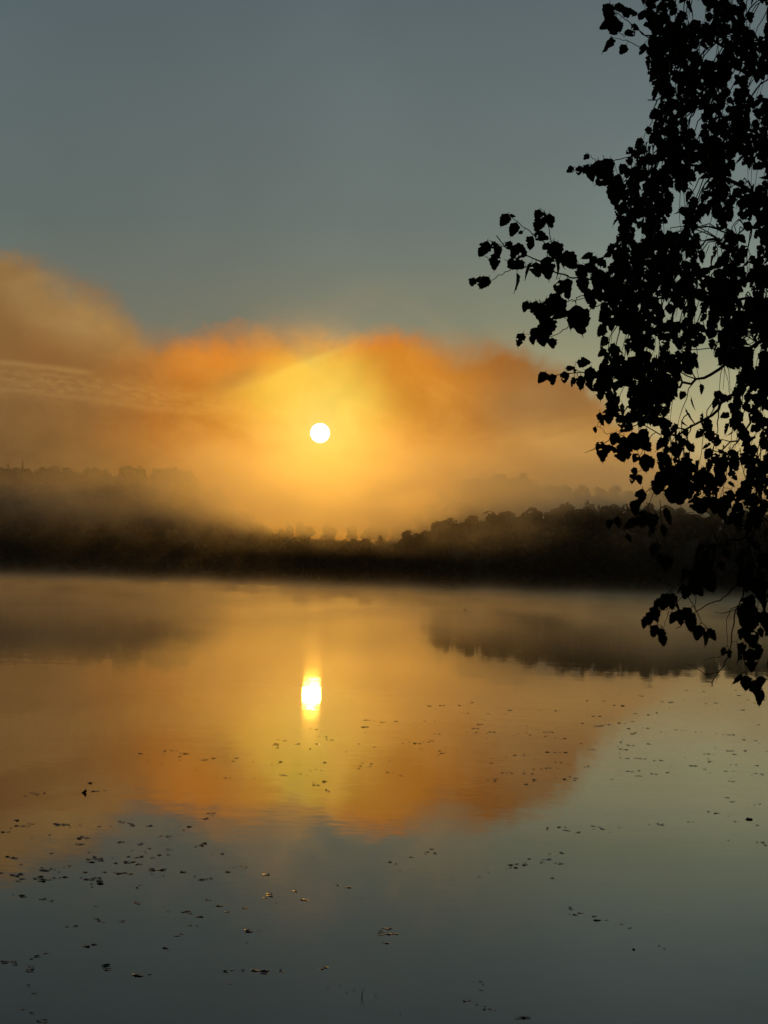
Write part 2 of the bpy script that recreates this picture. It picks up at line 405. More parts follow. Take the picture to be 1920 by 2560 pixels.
# ------------------------------------------------------------------ far trees
def quad(V, F, c, n, s, rnd):
    n = n.normalized(); t = n.cross(Vector((rnd.uniform(-1, 1), rnd.uniform(-1, 1), rnd.uniform(-1, 1))))
    if t.length < 1e-3: t = Vector((1, 0, 0))
    t.normalize(); b = n.cross(t); i = len(V)
    for a, k in ((-.5, -.35), (.15, -.6), (.6, .05), (.1, .5), (-.5, .4)):
        V.append(c + t * (a * s * rnd.uniform(.7, 1.3)) + b * (k * s * rnd.uniform(.7, 1.3)) + n * (s * rnd.uniform(-.12, .12)))
    F.append(tuple(range(i, i + 5)))
def crown(kind, h, wd, count, rnd, base=Vector((0, 0, 0)), V=None, F=None, size=0.75):
    V = [] if V is None else V; F = [] if F is None else F
    if kind == 'spruce':
        for k in range(count):
            t = rnd.random() ** 0.8; z = h * (0.12 + 0.88 * t)
            r = wd * 0.5 * (1 - t) * (0.75 + 0.25 * math.sin(z * 5.0)) + .08; a = rnd.uniform(0, 2 * math.pi)
            rr = r * math.sqrt(rnd.random())
            d = Vector((math.cos(a), math.sin(a), -.4))
            quad(V, F, base + Vector((math.cos(a) * rr, math.sin(a) * rr, z)), Vector((rnd.uniform(-.4, .4), rnd.uniform(-.4, .4), 1)), size * (1.05 - .6 * t), rnd)
        return V, F
    lumps = []
    for k in range(11):
        a = rnd.uniform(0, 2 * math.pi); t = rnd.random()
        z = h * (0.36 + 0.5 * t); rr = wd * 0.5 * rnd.uniform(.25, .68) * (1.0 - .55 * abs(t - .35))
        lumps.append((Vector((math.cos(a) * rr, math.sin(a) * rr, z)), wd * rnd.uniform(.16, .27)))
    lumps.append((Vector((0, 0, h * .82)), wd * .22)); lumps.append((Vector((0, 0, h * .55)), wd * .3))
    for k in range(count):
        c, r = rnd.choice(lumps)
        d = Vector((rnd.gauss(0, 1), rnd.gauss(0, 1), rnd.gauss(0, 1))).normalized()
        p = c + Vector((d.x, d.y, d.z * .85)) * r * rnd.random() ** .45
        quad(V, F, base + p, d + Vector((0, 0, .4)), size * rnd.uniform(.7, 1.2), rnd)
    return V, F
def trunk_mesh(h, r, rnd, limbs=True):
    V, F = [], []
    def tube(pts, rads, n=6):
        b0 = len(V)
        for i, (p, rr) in enumerate(zip(pts, rads)):
            for k in range(n):
                a = 2 * math.pi * k / n; V.append(p + Vector((math.cos(a) * rr, math.sin(a) * rr, 0)))
        for i in range(len(pts) - 1):
            for k in range(n):
                F.append((b0 + i * n + k, b0 + i * n + (k + 1) % n, b0 + (i + 1) * n + (k + 1) % n, b0 + (i + 1) * n + k))
    x = rnd.uniform(-.4, .4)
    tube([Vector((x * t * t, .3 * x * t, h * t)) for t in (-.04, .2, .45, .7, .92)], [r * 1.3, r, r * .75, r * .45, r * .12])
    if limbs:
        for k in range(5):
            a = rnd.uniform(0, 6.28); z = h * rnd.uniform(.3, .6); l = h * rnd.uniform(.2, .32)
            d = Vector((math.cos(a), math.sin(a), .9))
            tube([Vector((0, 0, z)), Vector((0, 0, z)) + d * l * .5, Vector((0, 0, z)) + d * l], [r * .4, r * .25, r * .08], 5)
    return mesh('trunk', V, F)
protos = []
def far_proto(name, kind, h, wd, count, seed, size=.75):
    rnd = random.Random(seed)
    t = empty(name, (0, 0, 0))
    V, F = crown(kind, h, wd, count, rnd, size=size)
    cr = link('crown', mesh('crown', V, F), M_far, t)
    tr = link('trunk', trunk_mesh(h * .9, h * .016 + .05, rnd, kind != 'spruce'), M_bark, t)
    return {'root': t, 'kids': [cr, tr], 'h': h, 'used': False, 'name': name}
def put_tree(p, x, y, s, rz, label, group, cat='tree', sz=1.0):
    if not p['used']:
        p['used'] = True; r = p['root']
    else:
        r = p['root'].copy(); C.objects.link(r)
        for k in p['kids']:
            c = k.copy(); C.objects.link(c); c.parent = r
    r.location = (x, y, land_z(x, y) - (2.6 if y > 900 else 0.5) * s); r.scale = (s, s, s * sz); r.rotation_euler = (0, 0, rz)
    tag(r, label, cat, group)
    return r
rnd = random.Random(11)
BL = [far_proto('broadleaf_tree', 'b', 12, 8.5, 620, 21), far_proto('broadleaf_tree', 'b', 13, 7.5, 600, 22), far_proto('broadleaf_tree', 'b', 11, 9.5, 640, 23)]
SP = [far_proto('spruce_tree', 'spruce', 15, 4.6, 620, 31, .8)]
BU = [far_proto('shore_bush', 'b', 4.5, 5.5, 260, 41, .5), far_proto('shore_bush', 'b', 3.6, 4.6, 240, 42, .5)]
# one row along the water
x = -118.0
while x < 122:
    y = shore_y(x) + rnd.uniform(3.5, 9)
    px = x / y * FPX
    if rnd.random() < .12 and not -420 < px < 160:
        put_tree(rnd.choice(SP), x, y, rnd.uniform(.6, .9), rnd.uniform(0, 6), 'dark spruce standing among the broadleaf trees on the far shore', 'spruces on the far shore')
    else:
        s = rnd.uniform(.66, .9)
        if -265 < px < 160: s = rnd.uniform(.82, 1.0)
        if -265 < px < -40: s = rnd.uniform(.72, .88)
        if -620 < px <= -265: s = rnd.uniform(.62, .9)
        s *= 1 + .25 * mnoise.noise(Vector((x * .09, 3, 0)))
        put_tree(rnd.choice(BL), x, y, s, rnd.uniform(0, 6), 'dark leafy tree in the misty row along the far shore', 'leafy trees along the far shore')
    x += rnd.uniform(2.6, 4.6)
x = -112.0
while x < 116:
    put_tree(rnd.choice(BU), x, shore_y(x) + rnd.uniform(1.6, 2.8), rnd.uniform(.7, 1.1), rnd.uniform(0, 6), 'low dark bush at the waterline of the far shore', 'bushes at the far waterline', 'bush')
    x += rnd.uniform(3.0, 5.5)
# the ridge against the sky
SPECIAL = [(1310, 1.30, 0, 'tallest broad tree on the misty ridge left of the hanging birch leaves'),
           (1460, 1.22, 2, 'round tree standing up from the misty ridge above the dark slope'),
           (1543, 1.12, 1, 'small round tree on the ridge just left of the lowest hanging birch leaves')]
def ridge_xy(px, y):
    u, e = sky_uv(px, 1190); return u / FPX * y
for px, s, k, lab in SPECIAL:
    y = RIDGE_Y - 6; put_tree(BL[k], ridge_xy(px, y), y, s, px, lab, None)
y = RIDGE_Y - 4
put_tree(BL[1], ridge_xy(1638, y), y, 1.0, 2.2, 'lone tall tree with a ball-shaped crown on the ridge behind the birch leaves', None, sz=1.3)
for px, s in ((8, .95), (45, 1.02), (125, .85), (28, .75)):
    put_tree(SP[0], ridge_xy(px, y), y, s, px, 'thin spruce spire on the faint ridge at the left', 'spruce spires on the left end of the ridge')
x = -232.0
while x < 240:
    u = x / RIDGE_Y * FPX
    yy = RIDGE_Y - rnd.uniform(-4, 14)
    if u < -380:
        put_tree(rnd.choice(BL), x, yy, rnd.uniform(.55, .72), rnd.uniform(0, 6), 'faint tree on the hazy ridge left of the sun', 'trees on the ridge left of the sun')
    elif u > 190:
        put_tree(rnd.choice(BL), x, yy, rnd.uniform(.6, .82), rnd.uniform(0, 6), 'hazy tree in the crowded line on the ridge right of the sun', 'trees on the ridge right of the sun')
    x += rnd.uniform(2.0, 3.6)
# the wood that covers the slopes, one mass
V, F = [], []
for k in range(1350):
    if k < 640:
        yy = 492 + 170 * rnd.random() ** .8; xx = rnd.uniform(-.30, .30) * yy
        h = rnd.uniform(9, 12.5)
        if xx / yy * FPX < 130: h = rnd.uniform(6, 9.5)
    else:
        yy = 880 + 164 * rnd.random() ** .6; xx = rnd.uniform(-.28, .28) * yy
        if -380 < xx / yy * FPX < 190 and rnd.random() < .6: continue
        h = rnd.uniform(8, 10.5)
    crown('b' if rnd.random() < .85 else 'spruce', h, rnd.uniform(6, 9) * (.55 if h < 9 and yy < 700 else 1), 85, rnd, Vector((xx, yy, land_z(xx, yy) - .5)), V, F, 1.7)
fo = link('forest', mesh('forest', V, F), M_far); tag(fo, 'dark wood covering the slopes beyond the lake', kind='stuff')

# ------------------------------------------------------------------ lily pads
# where the pads float: (x, y, width) read off two quarters of the photograph, in their own scale
PADS_L = """713,478,14 742,478,16 762,480,12 708,493,10 780,490,10 803,491,24 812,494,14 776,505,16 775,520,12 608,492,22 638,519,8 697,539,8 845,562,12
880,519,26 895,517,16 925,511,20 968,508,8 983,500,6 1020,511,28 1008,523,18 1095,527,10 1110,540,6 1150,540,8 1175,541,8 1213,528,20 1203,534,12
1103,432,8 1195,449,28 1190,455,30 1198,467,14 1200,430,12 1230,436,20 1285,450,26 1340,470,14 1340,382,10 1366,387,18 1388,397,6 1378,415,8 1408,420,14
1412,431,10 1433,433,16 1372,450,20 1450,450,6 1550,449,10 1583,460,6 1618,462,12 1498,484,10 1535,497,6 1578,347,20 1596,348,10 1615,350,8 1650,355,18
1577,377,38 1580,400,10 1640,370,8 1565,532,14 1558,545,12 1553,553,10 1548,558,10 1604,537,14 1598,547,12 1403,531,16 1292,543,6 1340,564,14 1365,559,14
1392,563,18 1300,579,20 1325,583,10 1230,586,22 1208,577,6 1212,584,10 1282,578,6 1402,610,30 1400,616,26 1355,616,16 1360,628,20 1375,629,14 1415,648,26
1418,655,26 936,595,10 972,597,16 993,597,14 1100,598,12 388,620,24 408,653,30 425,653,16 450,651,14 137,660,16 150,664,14 165,664,12 193,660,14 160,671,12
110,673,16 910,749,40 885,774,34 893,769,20 915,757,12 70,778,24 75,783,12 125,793,16 140,795,20 72,802,24 100,804,24 122,805,18 47,814,12 28,828,40
8,830,12 240,793,22 262,797,44 262,802,50 290,797,22 302,809,14 348,801,12 428,806,22 478,805,18 515,785,20 530,789,20 555,791,12 570,797,34 572,803,20
645,804,34 778,804,12 818,806,24 795,823,12 213,844,14 138,858,10 365,853,40 345,856,24 380,855,22 330,880,14 352,882,30 525,872,36 515,875,20 605,884,38
615,879,14 695,847,22 725,848,18 740,847,18 733,862,10 880,881,34 868,887,26 845,892,14 570,909,12 645,900,22 630,918,16 728,905,26 384,917,14 224,921,20
920,925,10 958,925,20 40,941,50 65,944,26 90,971,16 410,937,22 430,943,30 400,948,50 435,952,40 415,956,60 378,949,16 380,958,16 487,943,14 499,963,24
555,938,18 595,939,34 610,937,20 600,968,28 550,962,30 578,958,24 660,940,22 690,928,20 728,928,20 300,975,18 275,983,12 180,985,16 195,993,50 220,990,20
235,991,12 5,1006,20 72,1014,66 68,1018,30 98,1031,30 78,1042,24 175,1026,34 165,1035,50 200,1034,50 235,1029,20 258,1029,16 280,1023,28 180,1041,40
255,1005,12 368,1003,24 450,1002,24 495,1003,12 515,1008,34 540,1008,24 565,1010,26 655,988,34 680,993,50 655,996,26 705,993,30 655,1010,14 708,1021,12
735,1013,10 712,1005,8 790,1002,24 803,1004,16 843,991,8 843,1020,14 350,1028,14 385,1036,50 415,1033,50 430,1040,30 435,1050,34 395,1052,14 398,1067,18
870,1037,24 890,1035,26 912,1032,16 1040,974,14 1060,983,24 1010,985,10 985,1001,26 1150,1013,34 1130,1017,10 567,1060,10 592,1073,16 605,1058,16
618,1057,10 58,1103,12 95,1103,36 100,1109,34 185,1119,34 222,1128,22 590,1135,34 600,1140,20 412,1149,12 708,1151,12 727,1172,12 790,1175,20 810,1172,28
820,1181,26 862,1195,32 860,1197,20 795,1202,10 900,1123,28 948,1148,28 980,1175,24 1060,1158,24 1163,1097,34 1165,1105,30 1145,1114,24 1195,1134,16
1258,1076,8 1273,1085,24 1312,1121,34 1325,1125,24 1462,1061,18 1503,1068,24 418,1203,24 430,1212,20 447,1219,12 527,1216,26 290,1237,18 326,1237,22
820,1232,20 852,1233,14 1070,1252,44 1075,1258,38 1120,1257,14 1065,1308,14 762,1277,24 785,1270,20 715,1330,24 725,1337,14 375,1323,34 407,1314,28
365,1320,20 198,1353,22 160,1368,30 135,1376,20 45,1388,60 20,1394,40 65,1402,24 135,1413,34 130,1422,44 128,1430,36 455,1408,40 462,1416,40 465,1425,30
518,1395,8 590,1445,50 600,1450,40 648,1443,16 975,1434,28 1003,1426,16 1048,1429,20 1103,1427,34 1140,1430,50 1140,1439,34 1160,1427,14 1215,1430,32
992,1485,22 1390,1420,20 1408,1414,22 125,1493,18 148,1526,22 97,1596,20 138,1613,22 165,1645,20 185,1648,44 1645,1272,34 1650,1260,30 1655,1307,10"""
PADS_R = """5,356,8 48,352,16 60,352,8 178,351,14 218,350,8 195,285,22 250,284,30 325,283,20 380,270,12 370,276,6 340,315,8 362,317,10 448,318,12 460,322,8
545,304,18 526,321,10 590,298,10 670,303,8 740,307,12 757,307,8 878,262,12 950,264,22 994,283,14 965,284,6 1031,284,24 1112,242,26 1018,236,8 1305,218,20
1380,224,14 1200,266,18 1240,269,28 1235,272,20 1295,263,10 1390,275,16 1435,273,24 1534,240,20 1520,218,14 1570,258,14 1640,260,30 1645,247,20 1600,272,14
1440,303,10 1550,302,18 1085,318,18 1145,324,22 1180,316,12 1235,290,8 903,330,20 932,329,22 858,360,26 920,371,34 940,371,16 957,365,10 975,366,18
1015,358,22 1073,352,18 1040,362,8 413,365,28 435,347,6 395,382,36 400,399,18 360,397,8 445,404,10 465,398,34 445,427,8 620,372,8 617,385,8 618,400,8
630,411,14 560,412,10 580,406,10 710,399,48 695,416,12 717,394,12 740,423,8 782,425,24 1075,405,24 1085,402,14 1055,384,16 1120,380,10 1140,382,22
1197,397,12 1218,402,8 1220,415,6 1262,388,18 1285,393,10 1303,391,10 1345,398,10 1370,400,8 1435,404,8 1465,408,10 1500,411,38 1558,415,8 1555,432,20
1605,435,24 1618,447,8 1617,367,14 83,448,10 108,440,8 145,447,40 160,470,12 168,441,8 192,442,12 207,436,18 220,405,10 238,406,14 268,461,6 242,479,14
250,489,20 235,497,12 263,488,8 853,448,10 885,473,12 905,474,20 915,441,8 1033,430,8 1025,440,14 1022,445,10 1065,455,30 1048,453,10 1010,461,8
1030,473,38 1050,474,14 1145,450,18 1017,490,12 1330,444,6 1432,468,10 1497,480,44 1515,495,26 1385,492,12 1400,493,20 1422,497,8 1560,478,16 1562,483,8
1652,480,12 463,512,8 463,532,16 505,519,8 530,508,12 567,498,18 604,490,8 605,500,18 656,514,8 663,486,6 705,484,24 740,486,20 760,487,14 785,487,22
740,528,10 765,529,16 795,537,8 1020,508,14 1050,512,20 1090,511,30 1120,515,30 1170,522,14 1198,521,20 1300,508,8 1410,525,22 1400,514,8 1325,543,24
1345,545,28 1498,538,12 1520,538,10 1610,543,18 25,523,8 15,572,18 40,571,8 72,585,14 77,589,10 510,575,14 532,573,12 553,576,14 545,571,8 606,566,12
608,577,16 645,558,12 680,556,10 710,553,32 748,555,12 640,579,18 602,580,10 868,549,14 882,547,12 1022,563,8 1060,567,38 1100,564,14 1165,578,32
1225,574,20 1240,546,8 1258,581,8 1100,588,34 1385,558,16 1410,574,10 1390,560,10 1475,566,20 1510,567,12 1605,577,20 1630,579,22 1590,582,10 1635,584,14
448,605,14 482,602,32 478,611,14 650,602,26 650,607,16 740,597,8 778,603,22 803,591,12 823,597,20 838,597,8 823,607,18 982,601,14 614,625,22 640,630,8
1497,598,10 1500,610,32 1303,649,6 1482,681,26 1503,699,30 1600,711,8 1623,709,14 320,661,6 708,812,14 706,819,16 758,808,20 783,809,14 785,822,36
800,825,14 838,832,26 903,804,22 930,808,18 907,817,14 945,818,36 975,831,12 1015,809,10 1147,796,10 1180,794,18 1195,798,26 1208,796,12 1315,785,14
1335,785,10 1403,743,14 1437,748,30 1488,760,8 1517,785,12 1578,775,36 1578,771,24 1613,800,16 1488,865,8 1613,875,12 1635,874,18 1640,880,14 1648,886,14
205,904,22 188,914,20 180,923,16 222,923,16 118,938,22 25,959,18 50,969,14 70,995,16 295,1035,12 412,1021,16 454,1005,12 528,990,8 545,971,26 573,969,20
545,985,14 568,986,22 627,947,20 612,960,10 610,968,26 607,972,20 715,923,16 690,948,14 710,949,28 683,960,16 740,963,16 766,966,26 770,922,38 727,1030,22
805,1155,24 809,1164,24 802,1186,14 825,1189,26 848,1180,24 909,1193,20 920,1209,34 962,1210,18 1025,1226,18 1062,1245,20 1188,1322,18 1210,1332,14
385,1474,12 418,1476,20 428,1490,12 420,1512,18 350,1560,20 371,1556,12 400,1578,12 435,1588,16 433,1594,18 457,1593,20 480,1598,12 580,1634,30 600,1630,28
625,1634,28 10,1245,40 15,1270,30 45,1268,34 10,1309,20 20,1250,30 70,1560,8 70,1615,8"""
M_pad, g, b = mat_new('lily_pad')
tc = g.n.new('ShaderNodeTexCoord'); oi = g.n.new('ShaderNodeObjectInfo')
nn = g.noise(tc.outputs['Object'], 18, 3, 0.6)
g.put(b.inputs['Base Color'], g.mix(g.step(g.add(nn, g.mul(g.sub(oi.outputs['Random'], .5), .5)), .35, .65), (0.035, 0.045, 0.018, 1), (0.16, 0.10, 0.035, 1)))
b.inputs['Roughness'].default_value = 0.22; b.inputs['Specular IOR Level'].default_value = 0.5
M_pale = M_pad.copy(); M_pale.name = 'faded_sunlit_lily_pad'  # decayed tan leaves, base colour raised further to carry the sun's golden light
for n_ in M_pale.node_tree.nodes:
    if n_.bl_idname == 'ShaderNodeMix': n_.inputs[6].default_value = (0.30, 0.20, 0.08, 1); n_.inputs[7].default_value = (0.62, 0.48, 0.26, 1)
def pad_geo(d, rnd, V, F, cx=0.0, cy=0.0):
    "an oval floating leaf with a notch, a wavy rim and a curled edge"
    n = 16; i0 = len(V); rx, ry = d * .5, d * .5 * rnd.uniform(.8, 1.1); ang = rnd.uniform(0, 6.28); curl = rnd.uniform(.03, .15) * d
    side = rnd.uniform(0, 6.28); notch = rnd.random() < .8
    V.append(Vector((cx, cy, .004)))
    for ring, f in ((0, .62), (1, 1.0)):
        for k in range(n):
            a = 2 * math.pi * k / n
            r = f * (1 + .06 * math.sin(3 * a + side) + rnd.uniform(-.04, .04))
            if notch and k == 0: r *= .25 if ring else .6
            x, y = math.cos(a) * rx * r, math.sin(a) * ry * r
            z = .005 + (0 if ring == 0 else curl * max(0, math.sin(a * 1.0 + side)) ** 2 + .02 * d * rnd.random())
            V.append(Vector((cx + x * math.cos(ang) - y * math.sin(ang), cy + x * math.sin(ang) + y * math.cos(ang), z)))
    for k in range(n):
        k2 = (k + 1) % n
        F.append((i0, i0 + 1 + k, i0 + 1 + k2))
        F.append((i0 + 1 + k, i0 + 1 + n + k, i0 + 1 + n + k2, i0 + 1 + k2))
rnd = random.Random(77)
spots = []
for txt, ox in ((PADS_L, 0.0), (PADS_R, 960.0)):
    for tok in txt.split():
        a, b_, w = map(float, tok.split(','))
        px, py, wpx = ox + a / 1.728, 1600 + b_ / 1.728, w / 1.728
        c = on_water(px, py); dist = c.y; dia = wpx / FPX * dist
        dmax = 0.115 + 0.0011 * max(0, dist - 25)
        k = max(1, round(dia / (dmax * .85)))
        for q in range(k):
            dd = min(dmax, dia / k * 1.08) * rnd.uniform(.88, 1.1)
            spots.append((c.x + ((q + .5) / k - .5) * dia, c.y + (rnd.uniform(-.35, .35) * dd if k > 1 else 0) * 2.2, dd))
spots.sort(key=lambda s: -s[2] / s[1])
pad_protos = []
for k in range(14):
    V, F = [], []; pad_geo(1.0, rnd, V, F)
    for v in V: v.z = (v.z - .004) + .004 if v.z < .01 else v.z
    pad_protos.append(mesh('lily_pad', V, F, False)); pad_protos[-1].materials.append(M_pad)
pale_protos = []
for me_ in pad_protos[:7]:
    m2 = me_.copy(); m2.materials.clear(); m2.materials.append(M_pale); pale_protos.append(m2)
def zone(x, y):
    u = x / y * FPX
    if y > 62:
        return ('among the far specks on the orange reflection left of the sun glint' if u < -330 else
                'in the scattered specks just below the bright sun glint' if u < -20 else
                'in the far drift on the orange water right of the sun glint' if u < 330 else
                'in the far drift on the pale water below the hanging birch leaves')
    if y > 42:
        return ('in the sparse line on the brown reflection at the left' if u < -450 else
                'in the specks on the orange water below the sun glint' if u < 60 else
                'in the middle drift on the fading orange reflection' if u < 480 else
                'in the middle drift on the grey water at the right edge')
    if y > 31:
        return ('in the crowded band near the left edge' if u < -560 else
                'in the clusters on grey water right of the crowded left band' if u < -250 else
                'in the few pale bits below the orange reflection' if u < 90 else
                'in the slanting drift on grey water at the right')
    return ('in the loose clusters near the bottom left corner' if u < -560 else
            'in the pale ragged rafts on dark water at the lower centre' if u < 20 else
            'in the thin line on the dark water at the lower right')
rest_V, rest_F = [], []
for i, (x, y, d) in enumerate(spots):
    if i < 300:
        me = pad_protos[rnd.randrange(14)]
        u_ = x / y * FPX
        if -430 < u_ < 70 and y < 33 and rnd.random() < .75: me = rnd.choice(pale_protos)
        o = bpy.data.objects.new('lily_pad', me); C.objects.link(o)
        zs = rnd.uniform(.7, 1.2)
        o.location = (x, y, .004); o.scale = (d, d, d * zs); o.rotation_euler = (0, 0, rnd.uniform(0, 6.28))
        zn = zone(x, y)
        tag(o, 'small lily pad ' + zn, 'lily pad', 'lily pads ' + zn)
    else:
        n0 = len(rest_V); tv, tf = [], []
        pad_geo(1.0, rnd, tv, tf)
        for v in tv: rest_V.append(Vector((x + v.x * d, y + v.y * d, .006 + v.z * d * 1.1)))
        rest_F += [tuple(n0 + q for q in f) for f in tf]
ro = link('floating_leaves', mesh('floating_leaves', rest_V, rest_F), M_pad); tag(ro, 'scatter of the tiniest lily pads far out on the lake', kind='stuff')

# ------------------------------------------------------------------ floats and twigs on the water
def lathe(prof, n=20):
    V, F = [], []
    for r, z in prof:
        for k in range(n): a = 2 * math.pi * k / n; V.append((r * math.cos(a), r * math.sin(a), z))
    for i in range(len(prof) - 1):
        for k in range(n): F.append((i * n + k, i * n + (k + 1) % n, (i + 1) * n + (k + 1) % n, (i + 1) * n + k))
    return V, F
def flat_mat(name, c, rough=.5):
    m, g, b = mat_new(name); b.inputs['Base Color'].default_value = c + (1,); b.inputs['Roughness'].default_value = rough; return m
M_buoy = flat_mat('buoy_plastic', (0.10, 0.035, 0.012)); M_white = flat_mat('white_float', (0.8, 0.78, 0.7), .3); M_rope = flat_mat('rope', (.05, .04, .03))
def buoy(px, py, r, mat, label, name='buoy'):
    c = on_water(px, py); t = empty(name, (c.x, c.y, 0)); tag(t, label, 'buoy')
    prof = [(0.001, -r * .7)] + [(r * math.cos(a), r * .35 + r * math.sin(a)) for a in [R(-60 + 15 * k) for k in range(10)]] + [(r * .12, r * 1.36), (0.001, r * 1.37)]
    V, F = lathe(prof); link('float', mesh('float', V, F, True), mat, t)
    V, F = lathe([(r * .12, r * 1.3), (r * .16, r * 1.42), (r * .16, r * 1.5), (r * .08, r * 1.56), (.001, r * 1.56)], 10)
    link('mooring_eye', mesh('mooring_eye', V, F, True), M_rope, t)
buoy(1162, 1527, .20, M_buoy, 'round dark mooring buoy alone on the misty brown water')
buoy(775, 1463, .13, M_white, 'tiny white float glinting at the far waterline under the sun')
def stick(name, pts, r, mat, parent=None, n=6):
    V, F = [], []
    for i, p in enumerate(pts):
        p = Vector(p); d = (Vector(pts[min(i + 1, len(pts) - 1)]) - Vector(pts[max(i - 1, 0)])).normalized()
        a = d.cross(Vector((0.3, 1, .2))).normalized(); b = d.cross(a)
        rr = r * (1 - .75 * i / (len(pts) - 1))
        for k in range(n):
            t = 2 * math.pi * k / n; V.append(p + (a * math.cos(t) + b * math.sin(t)) * rr)
    for i in range(len(pts) - 1):
        for k in range(n): F.append((i * n + k, i * n + (k + 1) % n, (i + 1) * n + (k + 1) % n, (i + 1) * n + k))
    return link(name, mesh(name, V, F), mat, parent)
M_stalk = flat_mat('pale_stalk', (.30, .22, .12), .6)
c = on_water(905, 2492); t = empty('water_weed', c); tag(t, 'pale forked weed stem poking out of the dark water near the bottom', 'water weed')
w = c.y / FPX
stick('stem', [(0, 0, -.02), (-.004, 0, .03), (-.012, .01, .07), (-.014, .01, .10)], .0035, M_stalk, t)
stick('stem', [(0, 0, -.02), (.006, .01, .04), (.02, .01, .09), (.026, .01, .125)], .0035, M_stalk, t)
stick('stem', [(0, 0, 0), (.004, .02, .02), (.014, -.01, .055)], .003, M_stalk, t)
for q, (px, py) in enumerate(((820, 2470), (849, 2467), (866, 2480), (885, 2474), (940, 2492))):
    c = on_water(px, py); V, F = [], []; pad_geo(.028, rnd, V, F)
    o = link('weed_fragment', mesh('weed_fragment', V, F), M_stalk); o.location = (c.x, c.y, .006)
    tag(o, 'tiny pale weed fragment floating beside the forked weed stem', 'weed fragment', 'weed fragments by the forked stem')
def chunk(name, px, py, sx, sz, mat, label, cat, seed):
    rr = random.Random(seed); c = on_water(px, py); bm = bmesh.new(); bmesh.ops.create_icosphere(bm, subdivisions=2, radius=1)
    for v in bm.verts:
        k = 1 + .35 * mnoise.noise(v.co * 1.7 + Vector((seed, 0, 0))); v.co = Vector((v.co.x * sx * k, v.co.y * sx * .7 * k, v.co.z * sz * k + sz * .35))
    me = bpy.data.meshes.new(name); bm.to_mesh(me); bm.free(); o = link(name, me, mat); o.location = (c.x, c.y, 0); tag(o, label, cat); return o
M_wood = flat_mat('wet_wood', (.025, .018, .012), .6)
chunk('driftwood', 1584, 2374, .022, .012, M_wood, 'small black chip of wood alone on dark water at the lower right', 'driftwood', 3)
chunk('driftwood', 1873, 2049, .075, .022, M_wood, 'dark clump of wet debris near the right edge', 'driftwood', 5)
c = on_water(210, 1982); t = empty('curled_leaf', (c.x, c.y, 0)); tag(t, 'upright dark curled leaf standing out of the water at the left', 'leaf')
link('blade', mesh('blade', [(-.06, 0, .0), (.0, .02, .045), (.035, .0, .085), (.06, .01, .02), (.02, -.02, -.01), (-.02, 0, .03), (.04, .02, .05)], [(0, 4, 6, 1), (1, 6, 2), (6, 4, 3), (6, 3, 2)]), M_wood, t)
stick('stalk', [(.02, 0, -.05), (.03, 0, .0), (.035, .01, .05)], .004, M_wood, t)

# ------------------------------------------------------------------ the birch on the near bank
rb = random.Random(2024)
def leaf_variant(seed):
    "heart to egg shaped leaf with a toothed margin and a drawn-out tip, folded along its midrib; some are nibbled or curled"
    r = random.Random(seed); n = 11
    wide = r.uniform(.28, .40); fold = r.uniform(.05, .35); bend = r.uniform(-.15, .55); curl = r.uniform(-.5, .5)
    L, Rr, Mid = [], [], []
    for i in range(n + 1):
        t = i / n
        wv = wide * (math.sin(math.pi * min(1, t * 1.35 + .12)) ** .8 if t < .45 else max(0.0, (1 - t) / .55) ** .85 * 1.0)
        if t < .04: wv = wide * .35
        if t > .9: wv = wide * .07 * (1 - t) * 10 * .5 + .004
        y = -t
        z = -bend * t * t * .5
        Mid.append(Vector((curl * .12 * t * t, y, z)))
        for lst, sg in ((L, -1), (Rr, 1)):
            w = wv * (1 + (0.055 if i % 2 else -.02) * r.uniform(.5, 1.3))
            if r.random() < .07: w *= r.uniform(.6, .85)
            lst.append(Vector((Mid[-1].x + sg * w, y - .025 * (i % 2) + .05 * (1 - t) * (1 if t > .1 else -1), z + fold * w * (1 if r.random() < .5 else .85) + r.uniform(-.015, .015))))
    V = []; F = []
    for i in range(n + 1):
        V += [L[i], L[i].lerp(Mid[i], .5) + Vector((0, 0, -.02)), Mid[i], Rr[i].lerp(Mid[i], .5) + Vector((0, 0, -.02)), Rr[i]]
    for i in range(n):
        for k in range(4):
            if 1 < i < n - 3 and r.random() < (.05 if seed % 3 == 0 else .012): continue
            F.append((i * 5 + k, i * 5 + k + 1, (i + 1) * 5 + k + 1, (i + 1) * 5 + k))
    # leaf stalk
    b = len(V); V += [Vector((-.012, .14, .02)), Vector((.012, .14, .02)), Vector((.014, 0, 0)), Vector((-.014, 0, 0)), Vector((0, .14, .045)), Vector((0, 0, -.02))]
    F += [(b, b + 1, b + 2, b + 3), (b, b + 4, b + 5, b + 3), (b + 4, b + 1, b + 2, b + 5)]
    return V, F
LEAVES = [leaf_variant(s) for s in range(24)]
